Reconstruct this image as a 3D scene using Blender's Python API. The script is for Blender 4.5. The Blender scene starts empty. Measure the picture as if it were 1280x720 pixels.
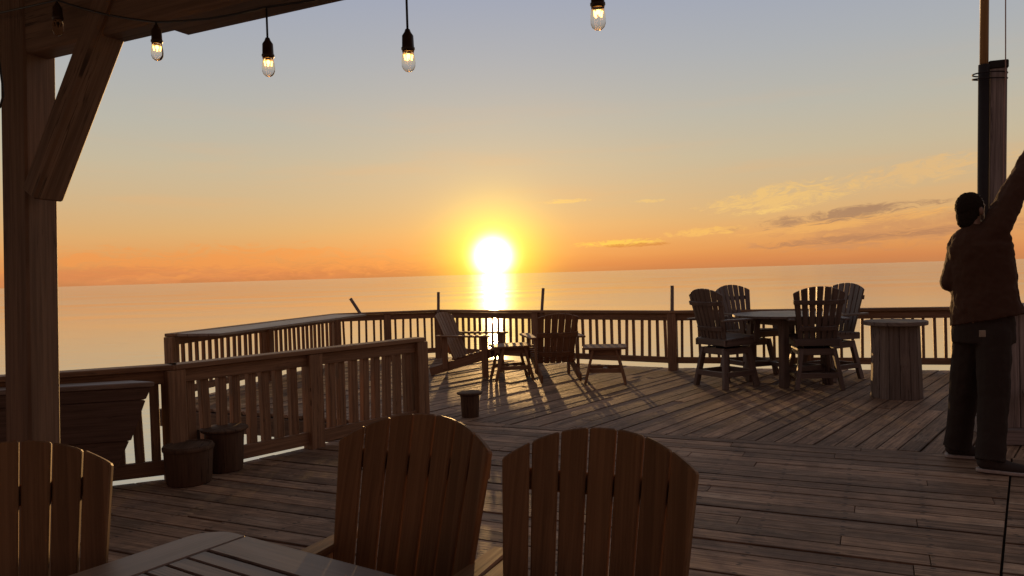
import bpy, bmesh, math, random
from mathutils import Vector, Matrix, Euler
random.seed(7)
R = math.radians
scn = bpy.context.scene
col = scn.collection

# ------------------------------------------------------------------ camera
F = 960.0; EYE = 1.40; PITCH = 1.10; ROLL = 1.66
cam_d = bpy.data.cameras.new('camera'); cam = bpy.data.objects.new('camera', cam_d); col.objects.link(cam)
cam_d.sensor_width = 36.0; cam_d.lens = 36.0*F/1280.0
cam_d.clip_start = 0.05; cam_d.clip_end = 30000
CAMR = (Matrix.Rotation(R(90-PITCH), 3, 'X') @ Matrix.Rotation(R(-ROLL), 3, 'Z'))
cam.location = (0, 0, EYE); cam.rotation_euler = CAMR.to_euler()
scn.camera = cam

def ray(u, v):
    return CAMR @ Vector(((u-640)/F, (360-v)/F, -1.0))
def at(u, v, Y):                       # the point at depth Y seen at photo pixel u, v
    d = ray(u, v); t = Y/d.y
    return Vector((d.x*t, Y, EYE+d.z*t))
def gr(u, v, z=0.0):                   # the point at height z seen at photo pixel u, v
    d = ray(u, v); t = (z-EYE)/d.z
    return Vector((d.x*t, d.y*t, z))

# ------------------------------------------------------------------ sky
SUN_AZ = R(-1.35); SUN_EL = R(1.30)
SUN = Vector((math.sin(SUN_AZ)*math.cos(SUN_EL), math.cos(SUN_AZ)*math.cos(SUN_EL), math.sin(SUN_EL)))
def lin(r, g, b):
    f = lambda c: c/12.92 if c <= 0.04045 else ((c+0.055)/1.055)**2.4
    return (f(r/255), f(g/255), f(b/255), 1.0)

world = bpy.data.worlds.new('World'); scn.world = world; world.use_nodes = True
nt = world.node_tree; nt.nodes.clear()
class NB:
    """small node-building helper"""
    def __init__(s, tree): s.t = tree
    def n(s, kind, **kw):
        nd = s.t.nodes.new(kind)
        for k, v in kw.items(): setattr(nd, k, v)
        return nd
    def put(s, sock, v):
        if isinstance(v, bpy.types.NodeSocket): s.t.links.new(v, sock)
        elif v is not None: sock.default_value = v
    def math(s, op, a, b=None, c=None, clamp=False):
        nd = s.n('ShaderNodeMath', operation=op); nd.use_clamp = clamp
        for i, v in enumerate((a, b, c)):
            if v is not None: s.put(nd.inputs[i], v)
        return nd.outputs[0]
    def vmath(s, op, a, b=None, out=0):
        nd = s.n('ShaderNodeVectorMath', operation=op)
        s.put(nd.inputs[0], a)
        if b is not None: s.put(nd.inputs[1], b)
        return nd.outputs[out]
    def mix(s, fac, a, b, mode='MIX'):
        nd = s.n('ShaderNodeMix', data_type='RGBA', blend_type=mode)
        nd.clamp_factor = True
        s.put(nd.inputs[0], fac); s.put(nd.inputs[6], a); s.put(nd.inputs[7], b)
        return nd.outputs[2]
    def ramp(s, fac, stops, interp='LINEAR'):
        nd = s.n('ShaderNodeValToRGB'); r = nd.color_ramp; r.interpolation = interp
        while len(r.elements) > 1: r.elements.remove(r.elements[-1])
        r.elements[0].position = stops[0][0]; r.elements[0].color = stops[0][1]
        for p, c in stops[1:]:
            e = r.elements.new(p); e.color = c
        s.put(nd.inputs[0], fac)
        return nd.outputs[0]
    def smooth(s, x, a, b):
        nd = s.n('ShaderNodeMapRange', interpolation_type='SMOOTHSTEP')
        s.put(nd.inputs[0], x); nd.inputs[1].default_value = a; nd.inputs[2].default_value = b
        return nd.outputs[0]
    def noise(s, vec, scale, detail=4, rough=0.5, dist=0.0):
        nd = s.n('ShaderNodeTexNoise')
        s.put(nd.inputs['Vector'], vec); nd.inputs['Scale'].default_value = scale
        nd.inputs['Detail'].default_value = detail; nd.inputs['Roughness'].default_value = rough
        nd.inputs['Distortion'].default_value = dist
        return nd.outputs[0]
    def comb(s, x, y, z):
        nd = s.n('ShaderNodeCombineXYZ')
        for i, v in enumerate((x, y, z)): s.put(nd.inputs[i], v)
        return nd.outputs[0]
    def sep(s, v):
        nd = s.n('ShaderNodeSeparateXYZ'); s.put(nd.inputs[0], v); return nd.outputs

b = NB(nt)
tc = b.n('ShaderNodeTexCoord')
D = b.vmath('NORMALIZE', tc.outputs['Generated'])
dx, dy, dz = b.sep(D)
el = b.math('MULTIPLY', b.math('ARCSINE', dz), 180/math.pi)            # elevation, degrees
az = b.math('MULTIPLY', b.math('ARCTAN2', dx, dy), 180/math.pi)        # azimuth from +Y, degrees
ang = b.math('MULTIPLY', b.math('ARCCOSINE', b.math('MINIMUM', b.vmath('DOT_PRODUCT', D, tuple(SUN), out=1), 0.9999999)), 180/math.pi)
e01 = b.math('DIVIDE', b.math('MAXIMUM', el, 0.0), 60.0)
S = lambda deg, c: (deg/60.0, c)
west = b.ramp(e01, [S(0, lin(206,130,78)), S(0.5, lin(220,138,80)), S(1.2, lin(231,155,88)), S(2.2, lin(235,170,102)), S(3.4, lin(229,181,120)), S(5, lin(219,186,138)),
                    S(8, lin(205,190,160)), S(11, lin(192,188,174)), S(15, lin(178,181,184)), S(20, lin(163,171,190)), S(34, lin(148,146,148)), S(60, lin(124,120,118))])
east = b.ramp(e01, [S(0, lin(118,92,84)), S(6, lin(138,104,96)), S(15, lin(130,112,118)), S(34, lin(122,112,118)), S(60, lin(108,108,118))])
fwest = b.smooth(dy, -0.55, 0.65)
sky = b.mix(fwest, east, west)
# azimuth warmth: a little redder and duller far from the sun
away = b.smooth(b.math('ABSOLUTE', b.math('SUBTRACT', az, -1.35)), 8.0, 42.0)
low = b.math('SUBTRACT', 1.0, b.smooth(el, 1.0, 9.0))
sky = b.mix(b.math('MULTIPLY', b.math('MULTIPLY', away, low), 0.25), sky, lin(214,154,102))
# --- clouds: thin bands laid along the sky, in azimuth / elevation
az_l = b.comb(az, el, 0.0)
def band(azc, elc, half_w, half_h, slope, seed, sx, sy, lo, hi):
    # elongated soft patch, broken up by stretched noise
    x = b.math('SUBTRACT', az, azc)
    y = b.math('SUBTRACT', b.math('SUBTRACT', el, elc), b.math('MULTIPLY', x, slope))
    r2 = b.math('ADD', b.math('POWER', b.math('ABSOLUTE', b.math('DIVIDE', x, half_w)), 2.0), b.math('POWER', b.math('ABSOLUTE', b.math('DIVIDE', y, half_h)), 2.0))
    m = b.math('SUBTRACT', 1.0, b.math('MINIMUM', r2, 1.0))
    wob = b.math('MULTIPLY', b.noise(b.comb(b.math('MULTIPLY', x, 0.35), b.math('MULTIPLY', y, 1.0), seed+9.0), 1.0, 3, 0.5), 1.6)
    n1 = b.noise(b.comb(b.math('MULTIPLY', x, sx), b.math('MULTIPLY', b.math('ADD', y, wob), sy), seed), 1.0, 8, 0.66, 0.6)
    n2 = b.noise(b.comb(b.math('MULTIPLY', x, sx*3.0), b.math('MULTIPLY', b.math('ADD', y, wob), sy*2.6), seed+3.0), 1.0, 6, 0.65, 0.5)
    v = b.math('ADD', b.math('MULTIPLY', n1, 0.62), b.math('MULTIPLY', n2, 0.38))
    v = b.math('ADD', b.math('MULTIPLY', b.math('SUBTRACT', v, 0.5), 4.2), b.math('MULTIPLY', m, 0.9))
    return b.smooth(v, 0.30, 1.05), m
def cloud(sky, args, colr, amount):
    k, m = band(*args)
    k = b.math('MULTIPLY', b.math('MULTIPLY', k, b.smooth(m, 0.0, 0.45)), amount)
    return b.mix(k, sky, colr)
# left: low orange bank over the horizon
sky = cloud(sky, (-20, 1.35, 19, 1.75, -0.015, 3.1, 0.28, 1.7, 0.62, 0.98), lin(247,158,84), 0.75)
sky = cloud(sky, (-24, 0.55, 20, 0.85, -0.01, 8.4, 0.25, 2.4, 0.58, 0.95), lin(228,142,86), 0.6)
# right: bright wisps, grey-violet bars, a broad dull bank
sky = cloud(sky, (27, 2.0, 13, 1.5, 0.03, 1.7, 0.2, 1.3, 0.55, 0.92), lin(205,146,102), 0.6)
sky = cloud(sky, (19.5, 4.8, 7, 1.2, 0.10, 5.5, 0.55, 2.4, 0.62, 0.92), lin(246,200,124), 0.8)
sky = cloud(sky, (28, 5.9, 7, 1.1, 0.12, 15.5, 0.45, 2.2, 0.62, 0.95), lin(238,192,128), 0.65)
sky = cloud(sky, (18.5, 3.9, 3.4, 0.30, 0.06, 21.5, 0.8, 5.0, 0.60, 0.88), lin(252,206,124), 0.85)
sky = cloud(sky, (24.0, 2.85, 10.0, 0.55, 0.08, 11.2, 0.3, 3.0, 0.60, 0.95), lin(246,182,104), 0.7)
sky = cloud(sky, (23.0, 3.35, 9.5, 0.62, 0.088, 9.2, 0.26, 2.4, 0.50, 0.74), lin(170,130,102), 0.85)
sky = cloud(sky, (25.5, 1.75, 10, 0.45, 0.05, 2.3, 0.25, 3.0, 0.52, 0.80), lin(184,132,96), 0.75)
sky = cloud(sky, (8.2, 2.0, 4.4, 0.34, 0.02, 4.4, 0.9, 6.0, 0.58, 0.82), lin(255,208,92), 0.95)
sky = cloud(sky, (9.4, 1.82, 3.6, 0.20, 0.02, 14.4, 0.9, 6.0, 0.58, 0.82), lin(208,132,66), 0.7)
sky = cloud(sky, (14.0, 2.6, 4.0, 0.42, 0.06, 6.1, 0.8, 5.0, 0.60, 0.88), lin(252,196,106), 0.85)
sky = cloud(sky, (4.2, 5.2, 2.4, 0.24, 0.02, 7.7, 1.0, 7.0, 0.60, 0.88), lin(248,206,124), 0.85)
sky = cloud(sky, (10.3, 5.0, 1.6, 0.18, 0.0, 17.7, 1.2, 7.0, 0.62, 0.9), lin(244,202,126), 0.7)
# thin veil over everything low
nzv = b.noise(b.comb(b.math('MULTIPLY', az, 0.06), b.math('MULTIPLY', el, 0.55), 4.0), 1.0, 5, 0.6, 0.2)
sky = b.mix(b.math('MULTIPLY', b.math('MULTIPLY', b.smooth(nzv, 0.45, 0.75), b.math('SUBTRACT', 1.0, b.smooth(el, 5.0, 16.0))), 0.22), sky, lin(244,180,112))
# the air round the sun
def glow(sig, p, k, c):
    x = b.math('POWER', b.math('DIVIDE', ang, sig), p)
    g = b.math('MULTIPLY', b.math('EXPONENT', b.math('MULTIPLY', x, -1.0)), k)
    return b.mix(1.0, (0,0,0,1), c, 'MIX') if False else (g, c)
def add(sky, sig, p, k, c):
    g, _ = glow(sig, p, k, c)
    nd = b.n('ShaderNodeVectorMath', operation='SCALE'); nd.inputs[0].default_value = c[:3]; b.put(nd.inputs[3], g)
    return b.vmath('ADD', sky, nd.outputs[0])
sky = add(sky, 8.0, 1.15, 0.28, (1.0, 0.50, 0.05))
sky = add(sky, 3.0, 1.8, 1.15, (1.0, 0.82, 0.02))
sky = add(sky, 1.1, 2.2, 9.0, (1.0, 0.86, 0.55))
nish = b.n('ShaderNodeTexSky', sky_type='NISHITA')
nish.sun_disc = False; nish.sun_elevation = SUN_EL; nish.sun_rotation = SUN_AZ; nish.air_density = 1.0; nish.dust_density = 1.5
bg1 = b.n('ShaderNodeBackground'); b.put(bg1.inputs[0], nish.outputs[0]); bg1.inputs[1].default_value = 0.05
bg2 = b.n('ShaderNodeBackground'); b.put(bg2.inputs[0], sky); bg2.inputs[1].default_value = 1.0
mx = b.n('ShaderNodeMixShader'); mx.inputs[0].default_value = 0.92
nt.links.new(bg1.outputs[0], mx.inputs[1]); nt.links.new(bg2.outputs[0], mx.inputs[2])
out = b.n('ShaderNodeOutputWorld'); nt.links.new(mx.outputs[0], out.inputs[0])

sd = bpy.data.lights.new('sun', 'SUN'); sd.energy = 3.4; sd.angle = R(0.5); sd.color = (1.0, 0.58, 0.22)
sun = bpy.data.objects.new('sun', sd); col.objects.link(sun)
sun.rotation_euler = (-SUN).to_track_quat('-Z', 'Y').to_euler(); sun.location = (0, 40, 20)

scn.view_settings.view_transform = 'Standard'; scn.view_settings.look = 'None'
scn.view_settings.exposure = 0.0; scn.view_settings.gamma = 1.0
scn.cycles.use_denoising = True; scn.cycles.max_bounces = 8
scn.cycles.sample_clamp_indirect = 6.0

# ------------------------------------------------------------------ materials
def new_mat(name):
    m = bpy.data.materials.new(name); m.use_nodes = True
    t = m.node_tree; bs = t.nodes['Principled BSDF']
    return m, NB(t), bs
def wood(name, c1, c2, rough=0.6, spec=0.3, grain=1.0, vary=0.45, worn=0.35, worn_c=None, bump=0.25, stain=0.0, crack=0.8):
    m, n, bs = new_mat(name)
    uv = n.n('ShaderNodeUVMap').outputs[0]
    geo = n.n('ShaderNodeNewGeometry'); rnd = geo.outputs['Random Per Island']
    x, y, z = n.sep(uv)
    off = n.math('MULTIPLY', rnd, 37.0)
    g1 = n.noise(n.comb(n.math('MULTIPLY', x, 1.6*grain), n.math('MULTIPLY', y, 55*grain), off), 1.0, 6, 0.65, 0.25)
    g2 = n.noise(n.comb(n.math('MULTIPLY', x, 5*grain), n.math('MULTIPLY', y, 190*grain), off), 1.0, 3, 0.6)
    bl = n.noise(n.comb(n.math('MULTIPLY', x, 1.1), n.math('MULTIPLY', y, 4.0), off), 1.0, 4, 0.6, 0.6)
    f = n.math('ADD', n.math('MULTIPLY', g1, 0.7), n.math('MULTIPLY', g2, 0.3))
    c = n.mix(n.smooth(f, 0.33, 0.68), c1, c2)
    if worn > 0:
        c = n.mix(n.math('MULTIPLY', n.smooth(bl, 0.5, 0.75), worn), c, worn_c or tuple(min(1, k*1.7) for k in c2[:3])+(1,))
    br = n.math('ADD', 1.0-vary/2, n.math('MULTIPLY', rnd, vary))
    if stain > 0:                       # damp and dirt spread over the boards, knots, split ends
        pw = n.n('ShaderNodeNewGeometry').outputs['Position']
        s1 = n.noise(pw, 1.3, 6, 0.68, 0.8); s2 = n.noise(pw, 9.0, 4, 0.65, 0.4)
        st = n.math('MULTIPLY', n.smooth(n.math('ADD', n.math('MULTIPLY', s1, 0.65), n.math('MULTIPLY', s2, 0.35)), 0.40, 0.62), stain)
        c = n.mix(st, c, tuple(k*0.42 for k in c1[:3])+(1,))
        vk = n.n('ShaderNodeTexVoronoi'); n.put(vk.inputs['Vector'], n.comb(n.math('MULTIPLY', x, 2.2), n.math('MULTIPLY', y, 9.0), off)); vk.inputs['Scale'].default_value = 1.0
        kn = n.math('SUBTRACT', 1.0, n.smooth(vk.outputs['Distance'], 0.05, 0.16))
        c = n.mix(n.math('MULTIPLY', kn, 0.75), c, tuple(k*0.3 for k in c1[:3])+(1,))
        fl = n.noise(n.comb(n.math('MULTIPLY', x, 3.0), n.math('MULTIPLY', y, 80.0), n.math('ADD', off, 5.0)), 1.0, 5, 0.7, 0.5)
        c = n.mix(n.math('MULTIPLY', n.smooth(fl, 0.60, 0.72), 0.5), c, worn_c or c2)
        # board edges hold dirt; two nail heads over every joist
        av = n.math('ABSOLUTE', y)
        c = n.mix(n.math('MULTIPLY', n.smooth(n.math('ADD', av, n.math('MULTIPLY', bl, 0.012)), 0.062, 0.078), 0.7), c, tuple(k*0.35 for k in c1[:3])+(1,))
        fu = n.math('SUBTRACT', n.math('FRACT', n.math('DIVIDE', n.math('ADD', x, n.math('MULTIPLY', rnd, 0.02)), 0.406)), 0.5)
        nu = n.math('MULTIPLY', fu, 0.406); nv = n.math('SUBTRACT', av, n.math('ADD', 0.040, n.math('MULTIPLY', rnd, 0.012)))
        nd2 = n.math('SQRT', n.math('ADD', n.math('MULTIPLY', n.math('MULTIPLY', nu, nu), 0.25), n.math('MULTIPLY', nv, nv)))
        c = n.mix(n.math('MULTIPLY', n.math('SUBTRACT', 1.0, n.smooth(nd2, 0.004, 0.009)), 0.85), c, (0.03,0.02,0.015,1))
    ck = n.noise(n.comb(n.math('MULTIPLY', x, 0.9*grain), n.math('MULTIPLY', y, 34*grain), n.math('ADD', off, 11.0)), 1.0, 4, 0.6, 0.3)
    ckm = n.math('MULTIPLY', n.math('SUBTRACT', 1.0, n.smooth(n.math('ABSOLUTE', n.math('SUBTRACT', ck, 0.5)), 0.004, 0.016)), n.math('MULTIPLY', n.smooth(bl, 0.45, 0.6), crack))
    c = n.mix(ckm, c, tuple(k*0.25 for k in c1[:3])+(1,))
    hsv = n.n('ShaderNodeHueSaturation'); n.put(hsv.inputs['Value'], br); n.put(hsv.inputs['Color'], c)
    n.put(bs.inputs['Base Color'], hsv.outputs[0])
    n.put(bs.inputs['Roughness'], n.math('ADD', rough-0.12, n.math('MULTIPLY', bl, 0.25)))
    bs.inputs['Specular IOR Level'].default_value = spec
    bp = n.n('ShaderNodeBump'); bp.inputs['Strength'].default_value = bump; bp.inputs['Distance'].default_value = 0.004
    n.put(bp.inputs['Height'], n.math('ADD', f, n.math('MULTIPLY', bl, 0.6)))
    n.put(bs.inputs['Normal'], bp.outputs[0])
    return m
def plain(name, c, rough=0.5, spec=0.4, metal=0.0, nscale=40, nvar=0.25, bump=0.1, coat=0.0):
    m, n, bs = new_mat(name)
    tcn = n.n('ShaderNodeTexCoord').outputs['Object']
    nz = n.noise(tcn, nscale, 4, 0.6)
    dark = tuple(k*(1-nvar) for k in c[:3])+(1,); lite = tuple(min(1, k*(1+nvar)) for k in c[:3])+(1,)
    n.put(bs.inputs['Base Color'], n.mix(nz, dark, lite))
    bs.inputs['Roughness'].default_value = rough; bs.inputs['Specular IOR Level'].default_value = spec
    bs.inputs['Metallic'].default_value = metal; bs.inputs['Coat Weight'].default_value = coat
    bp = n.n('ShaderNodeBump'); bp.inputs['Strength'].default_value = bump; bp.inputs['Distance'].default_value = 0.003
    n.put(bp.inputs['Height'], nz); n.put(bs.inputs['Normal'], bp.outputs[0])
    return m
M = {}
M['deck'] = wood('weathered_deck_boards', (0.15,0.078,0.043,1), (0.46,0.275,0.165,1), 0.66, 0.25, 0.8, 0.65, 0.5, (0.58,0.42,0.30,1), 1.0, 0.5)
M['underdeck'] = plain('dark_underdeck', (0.07,0.05,0.04,1), 0.9, 0.1)  # dark tone standing in for shade below the boards; the piles share it
M['rail'] = wood('railing_wood', (0.145,0.075,0.038,1), (0.30,0.165,0.083,1), 0.6, 0.3, 1, 0.35, 0.25)
M['ledge'] = wood('ledge_wood', (0.14,0.095,0.07,1), (0.27,0.2,0.155,1), 0.42, 0.5, 1, 0.3, 0.4)
M['beam'] = wood('pergola_timber', (0.13,0.075,0.045,1), (0.24,0.145,0.09,1), 0.65, 0.25, 0.8, 0.2, 0.25)
M['chair'] = wood('brown_chair_boards', (0.155,0.078,0.033,1), (0.265,0.14,0.062,1), 0.62, 0.2, 0.8, 0.35, 0.35, (0.34,0.195,0.095,1), 0.2, crack=0.3)
M['lounge'] = wood('lounge_chair_boards', (0.17,0.08,0.038,1), (0.27,0.14,0.065,1), 0.55, 0.3, 0.8, 0.25, 0.2, None, 0.15)
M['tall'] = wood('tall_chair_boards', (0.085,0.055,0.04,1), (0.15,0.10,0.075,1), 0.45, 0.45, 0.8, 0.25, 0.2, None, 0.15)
M['table'] = wood('table_boards', (0.20,0.13,0.092,1), (0.30,0.20,0.145,1), 0.45, 0.35, 0.7, 0.12, 0.15, None, 0.1)
M['bin'] = wood('bin_staves', (0.11,0.08,0.06,1), (0.22,0.165,0.13,1), 0.75, 0.25, 1.0, 0.35, 0.35)
M['trough'] = wood('trough_planks', (0.08,0.048,0.033,1), (0.15,0.092,0.065,1), 0.65, 0.25, 0.9, 0.2, 0.2)
M['bucket'] = wood('bucket_staves', (0.07,0.04,0.024,1), (0.13,0.075,0.045,1), 0.75, 0.15, 1, 0.3, 0.2)
M['post'] = wood('grey_post_wood', (0.16,0.12,0.10,1), (0.36,0.28,0.24,1), 0.75, 0.2, 0.9, 0.1, 0.45)
M['dark'] = plain('dark_painted_metal', (0.022,0.015,0.012,1), 0.6, 0.2, 0.0, 30)
M['pole'] = wood('varnished_pole', (0.30,0.16,0.06,1), (0.42,0.25,0.11,1), 0.35, 0.5, 0.6, 0.1, 0.1)
M['rope'] = plain('rope', (0.35,0.22,0.18,1), 0.8, 0.2, 0, 200, 0.4, 0.4)
M['cord'] = plain('black_cord', (0.02,0.015,0.012,1), 0.5, 0.4)
M['socket'] = plain('socket_rubber', (0.05,0.025,0.012,1), 0.45, 0.4, 0, 90, 0.3)
M['stake'] = plain('grey_stake', (0.22,0.17,0.14,1), 0.6, 0.3)
M['skin'] = plain('skin', (0.24,0.128,0.08,1), 0.5, 0.4, 0, 60, 0.1)
M['hair'] = plain('short_brown_hair', (0.022,0.013,0.008,1), 0.9, 0.1, 0, 320, 0.6, 1.0)
M['jacket'] = plain('brown_cotton_shirt', (0.066,0.031,0.018,1), 0.88, 0.15, 0, 300, 0.25, 0.3)
M['trouser'] = plain('dark_work_trousers', (0.038,0.026,0.020,1), 0.9, 0.12, 0, 260, 0.3, 0.3)
M['patch'] = plain('pocket_patch', (0.30,0.23,0.16,1), 0.7, 0.2)
M['shoe'] = plain('shoe_fabric', (0.05,0.035,0.028,1), 0.7, 0.2, 0, 200, 0.3)
M['sole'] = plain('pale_rubber_sole', (0.40,0.32,0.27,1), 0.6, 0.3)
M['red'] = plain('orange_flower_pot', (0.45,0.14,0.05,1), 0.6, 0.3)
# clear bulb glass
m, n, bs = new_mat('clear_glass')
bs.inputs['Base Color'].default_value = (1.0,0.86,0.66,1); bs.inputs['Roughness'].default_value = 0.02
bs.inputs['Transmission Weight'].default_value = 1.0; bs.inputs['IOR'].default_value = 1.2
M['glass'] = m
m, n, bs = new_mat('lit_filament')
bs.inputs['Emission Color'].default_value = (1.0,0.40,0.07,1); bs.inputs['Emission Strength'].default_value = 15.0
bs.inputs['Base Color'].default_value = (0.1,0.05,0.02,1); M['filament'] = m
# water
m, n, bs = new_mat('lake_water')
pos = n.n('ShaderNodeNewGeometry').outputs['Position']
px, py, pz = n.sep(pos)
w1 = n.noise(n.comb(n.math('MULTIPLY', px, 0.30), n.math('MULTIPLY', py, 0.9), 0.0), 1.0, 3, 0.55, 0.4)
w2 = n.noise(n.comb(n.math('MULTIPLY', px, 1.1), n.math('MULTIPLY', py, 2.6), 3.0), 1.0, 3, 0.55, 0.3)
w3 = n.noise(n.comb(n.math('MULTIPLY', px, 0.02), n.math('MULTIPLY', py, 0.05), 7.0), 1.0, 3, 0.5)
hgt = n.math('ADD', n.math('MULTIPLY', w1, 0.10), n.math('MULTIPLY', w2, 0.034))
hgt = n.math('MULTIPLY', hgt, n.math('ADD', 0.45, n.math('MULTIPLY', n.smooth(w3, 0.35, 0.65), 0.8)))
bp = n.n('ShaderNodeBump'); bp.inputs['Strength'].default_value = 0.17; bp.inputs['Distance'].default_value = 1.0
n.put(bp.inputs['Height'], hgt)
bs.inputs['Base Color'].default_value = (0.88,0.79,0.60,1); bs.inputs['Metallic'].default_value = 0.75; n.put(bs.inputs['Roughness'], n.math('ADD', 0.10, n.math('MULTIPLY', n.smooth(w3, 0.3, 0.7), 0.05)))
bs.inputs['IOR'].default_value = 6.0; bs.inputs['Specular IOR Level'].default_value = 0.5
n.put(bs.inputs['Normal'], bp.outputs[0]); M['water'] = m

# ------------------------------------------------------------------ mesh helpers
def frame_from(d, up=(0,0,1)):
    d = Vector(d).normalized(); up = Vector(up)
    if abs(d.dot(up)) > 0.98: up = Vector((0,1,0)) if abs(d.y) < 0.9 else Vector((1,0,0))
    s = d.cross(up).normalized(); return d, s, s.cross(d).normalized()
class MB:
    def __init__(s): s.v = []; s.f = []; s.uv = []; s.sm = []
    def solid(s, verts, faces, d, sd, up, smooth=False, org=None):
        o = len(s.v); ou, ov = org if org else (random.uniform(0, 20), random.uniform(0, 20))
        vs = [Vector(p) for p in verts]; s.v += vs
        for f in faces:
            s.f.append([o+i for i in f]); s.sm.append(smooth)
            s.uv.append([(vs[i].dot(d)+ou, vs[i].dot(sd)+vs[i].dot(up)+ov) for i in f])
        return s
    def bar(s, p, q, w, h, up=(0,0,1), w2=None, h2=None):
        p, q = Vector(p), Vector(q); d, sd, n = frame_from(q-p, up)
        w2 = w if w2 is None else w2; h2 = h if h2 is None else h2; vs = []
        for c, ww, hh in ((p, w, h), (q, w2, h2)):
            for a, e in ((-1,-1), (1,-1), (1,1), (-1,1)): vs.append(c+sd*(a*ww/2)+n*(e*hh/2))
        return s.solid(vs, [(3,2,1,0), (4,5,6,7), (0,1,5,4), (1,2,6,5), (2,3,7,6), (3,0,4,7)], d, sd, n)
    def box(s, c, size, rz=0):
        c = Vector(c); d = Vector((math.cos(rz), math.sin(rz), 0))
        return s.bar(c-d*size[0]/2, c+d*size[0]/2, size[1], size[2])
    def prism(s, poly, off, d=None, mid=None):
        """polygon (list of 3D points) pushed along off"""
        P = [Vector(p) for p in poly]; off = Vector(off); n = len(P)
        d = Vector(d).normalized() if d is not None else (P[1]-P[0]).normalized()
        up = off.normalized(); sd = d.cross(up).normalized()
        vs = P+[p+off for p in P]
        nrm = Vector((0,0,0))
        for i in range(n): nrm += P[i].cross(P[(i+1) % n])
        fl = nrm.dot(off) > 0
        A = list(range(n)); B = list(range(n, 2*n))
        fs = [A[::-1] if fl else A, B if fl else B[::-1]]
        for i in range(n):
            j = (i+1) % n; q = (i, j, n+j, n+i); fs.append(q if fl else q[::-1])
        return s.solid(vs, fs, d, sd, up, org=None if mid is None else (0.0, -Vector(mid).dot(sd)))
    def rings(s, rs, cap=True, smooth=True, closed=True):
        o = len(s.v); n = len(rs[0]); ou = random.uniform(0, 20)
        L = 0; ls = []
        for k, r in enumerate(rs):
            if k: L += (Vector(r[0])-Vector(rs[k-1][0])).length
            ls.append(L); s.v += [Vector(p) for p in r]
        for k in range(len(rs)-1):
            for i in range(n):
                j = (i+1) % n
                s.f.append([o+k*n+i, o+k*n+j, o+(k+1)*n+j, o+(k+1)*n+i]); s.sm.append(smooth)
                s.uv.append([(ls[k]+ou, i*0.03), (ls[k]+ou, (i+1)*0.03), (ls[k+1]+ou, (i+1)*0.03), (ls[k+1]+ou, i*0.03)])
        if cap:
            for k, rev in ((0, True), (len(rs)-1, False)):
                idx = [o+k*n+i for i in range(n)]
                if rev: idx = idx[::-1]
                s.f.append(idx); s.sm.append(False)
                s.uv.append([(s.v[i].x+ou, s.v[i].y+s.v[i].z) for i in idx])
        return s
    def tube(s, pts, r, n=10, cap=True):
        pts = [Vector(p) for p in pts]; rs = []
        rad = r if isinstance(r, (list, tuple)) else [r]*len(pts)
        _, sd0, _ = frame_from(pts[1]-pts[0])
        for i, p in enumerate(pts):
            d = (pts[min(i+1, len(pts)-1)]-pts[max(i-1, 0)]).normalized()
            sd = (sd0-d*sd0.dot(d)).normalized(); sd0 = sd; up = sd.cross(d)
            rs.append([p+(sd*math.cos(2*math.pi*k/n)-up*math.sin(2*math.pi*k/n))*rad[i] for k in range(n)])
        return s.rings(rs, cap)
    def lathe(s, prof, c=(0,0,0), n=24, smooth=True, cap=True):
        c = Vector(c)
        return s.rings([[c+Vector((r*math.cos(2*math.pi*k/n), r*math.sin(2*math.pi*k/n), z)) for k in range(n)] for r, z in prof], cap, smooth)
    def ellipsoid(s, c, r, rot=None, n=16, m=10):
        c = Vector(c); rot = rot or Matrix.Identity(3); rs = []
        for a in range(1, m):
            th = math.pi*a/m
            rs.append([c+rot @ Vector((r[0]*math.sin(th)*math.cos(2*math.pi*k/n), r[1]*math.sin(th)*math.sin(2*math.pi*k/n), -r[2]*math.cos(th))) for k in range(n)])
        return s.rings(rs)
    def capsule(s, p, q, r0, r1, n=12):
        p, q = Vector(p), Vector(q); d = (q-p).normalized(); pts = []; rad = []
        for a in (80, 55, 28): pts.append(p-d*r0*math.sin(R(a))); rad.append(r0*math.cos(R(a)))
        for k in range(5): t = k/4; pts.append(p.lerp(q, t)); rad.append(r0+(r1-r0)*t)
        for a in (28, 55, 80): pts.append(q+d*r1*math.sin(R(a))); rad.append(r1*math.cos(R(a)))
        return s.tube(pts, rad, n)
    def build(s, name, mat, parent=None, off=None, bevel=0.0, seg=1):
        me = bpy.data.meshes.new(name)
        o3 = Vector(off) if off is not None else Vector((0,0,0))
        me.from_pydata([tuple(p-o3) for p in s.v], [], s.f)
        uvl = me.uv_layers.new(name='UVMap'); k = 0
        data = []
        for f in s.uv:
            for c in f: data += [c[0], c[1]]
        uvl.data.foreach_set('uv', data)
        me.polygons.foreach_set('use_smooth', s.sm)
        me.materials.append(mat); me.update()
        o = bpy.data.objects.new(name, me); col.objects.link(o)
        if parent is not None: o.parent = parent
        if bevel:
            md = o.modifiers.new('bevel', 'BEVEL'); md.width = bevel; md.segments = seg; md.limit_method = 'ANGLE'; md.angle_limit = R(35)
        return o
def thing(name, label, cat, loc=(0,0,0), rz=0.0, group=None):
    o = bpy.data.objects.new(name, None); col.objects.link(o); o.empty_display_size = 0.1
    o.location = loc; o.rotation_euler = (0, 0, rz); o['label'] = label; o['category'] = cat
    if group: o['group'] = group
    return o
def structure(o): o['kind'] = 'structure'; return o
def dup(root, loc, rz, label, group=None):
    m = {}
    r = root.copy(); col.objects.link(r); r.location = loc; r.rotation_euler = (0, 0, rz); r['label'] = label
    if group: r['group'] = group
    for ch in list(root.children):
        c = ch.copy(); col.objects.link(c); c.parent = r
        for g in list(ch.children):
            d = g.copy(); col.objects.link(d); d.parent = c
    return r
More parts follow.
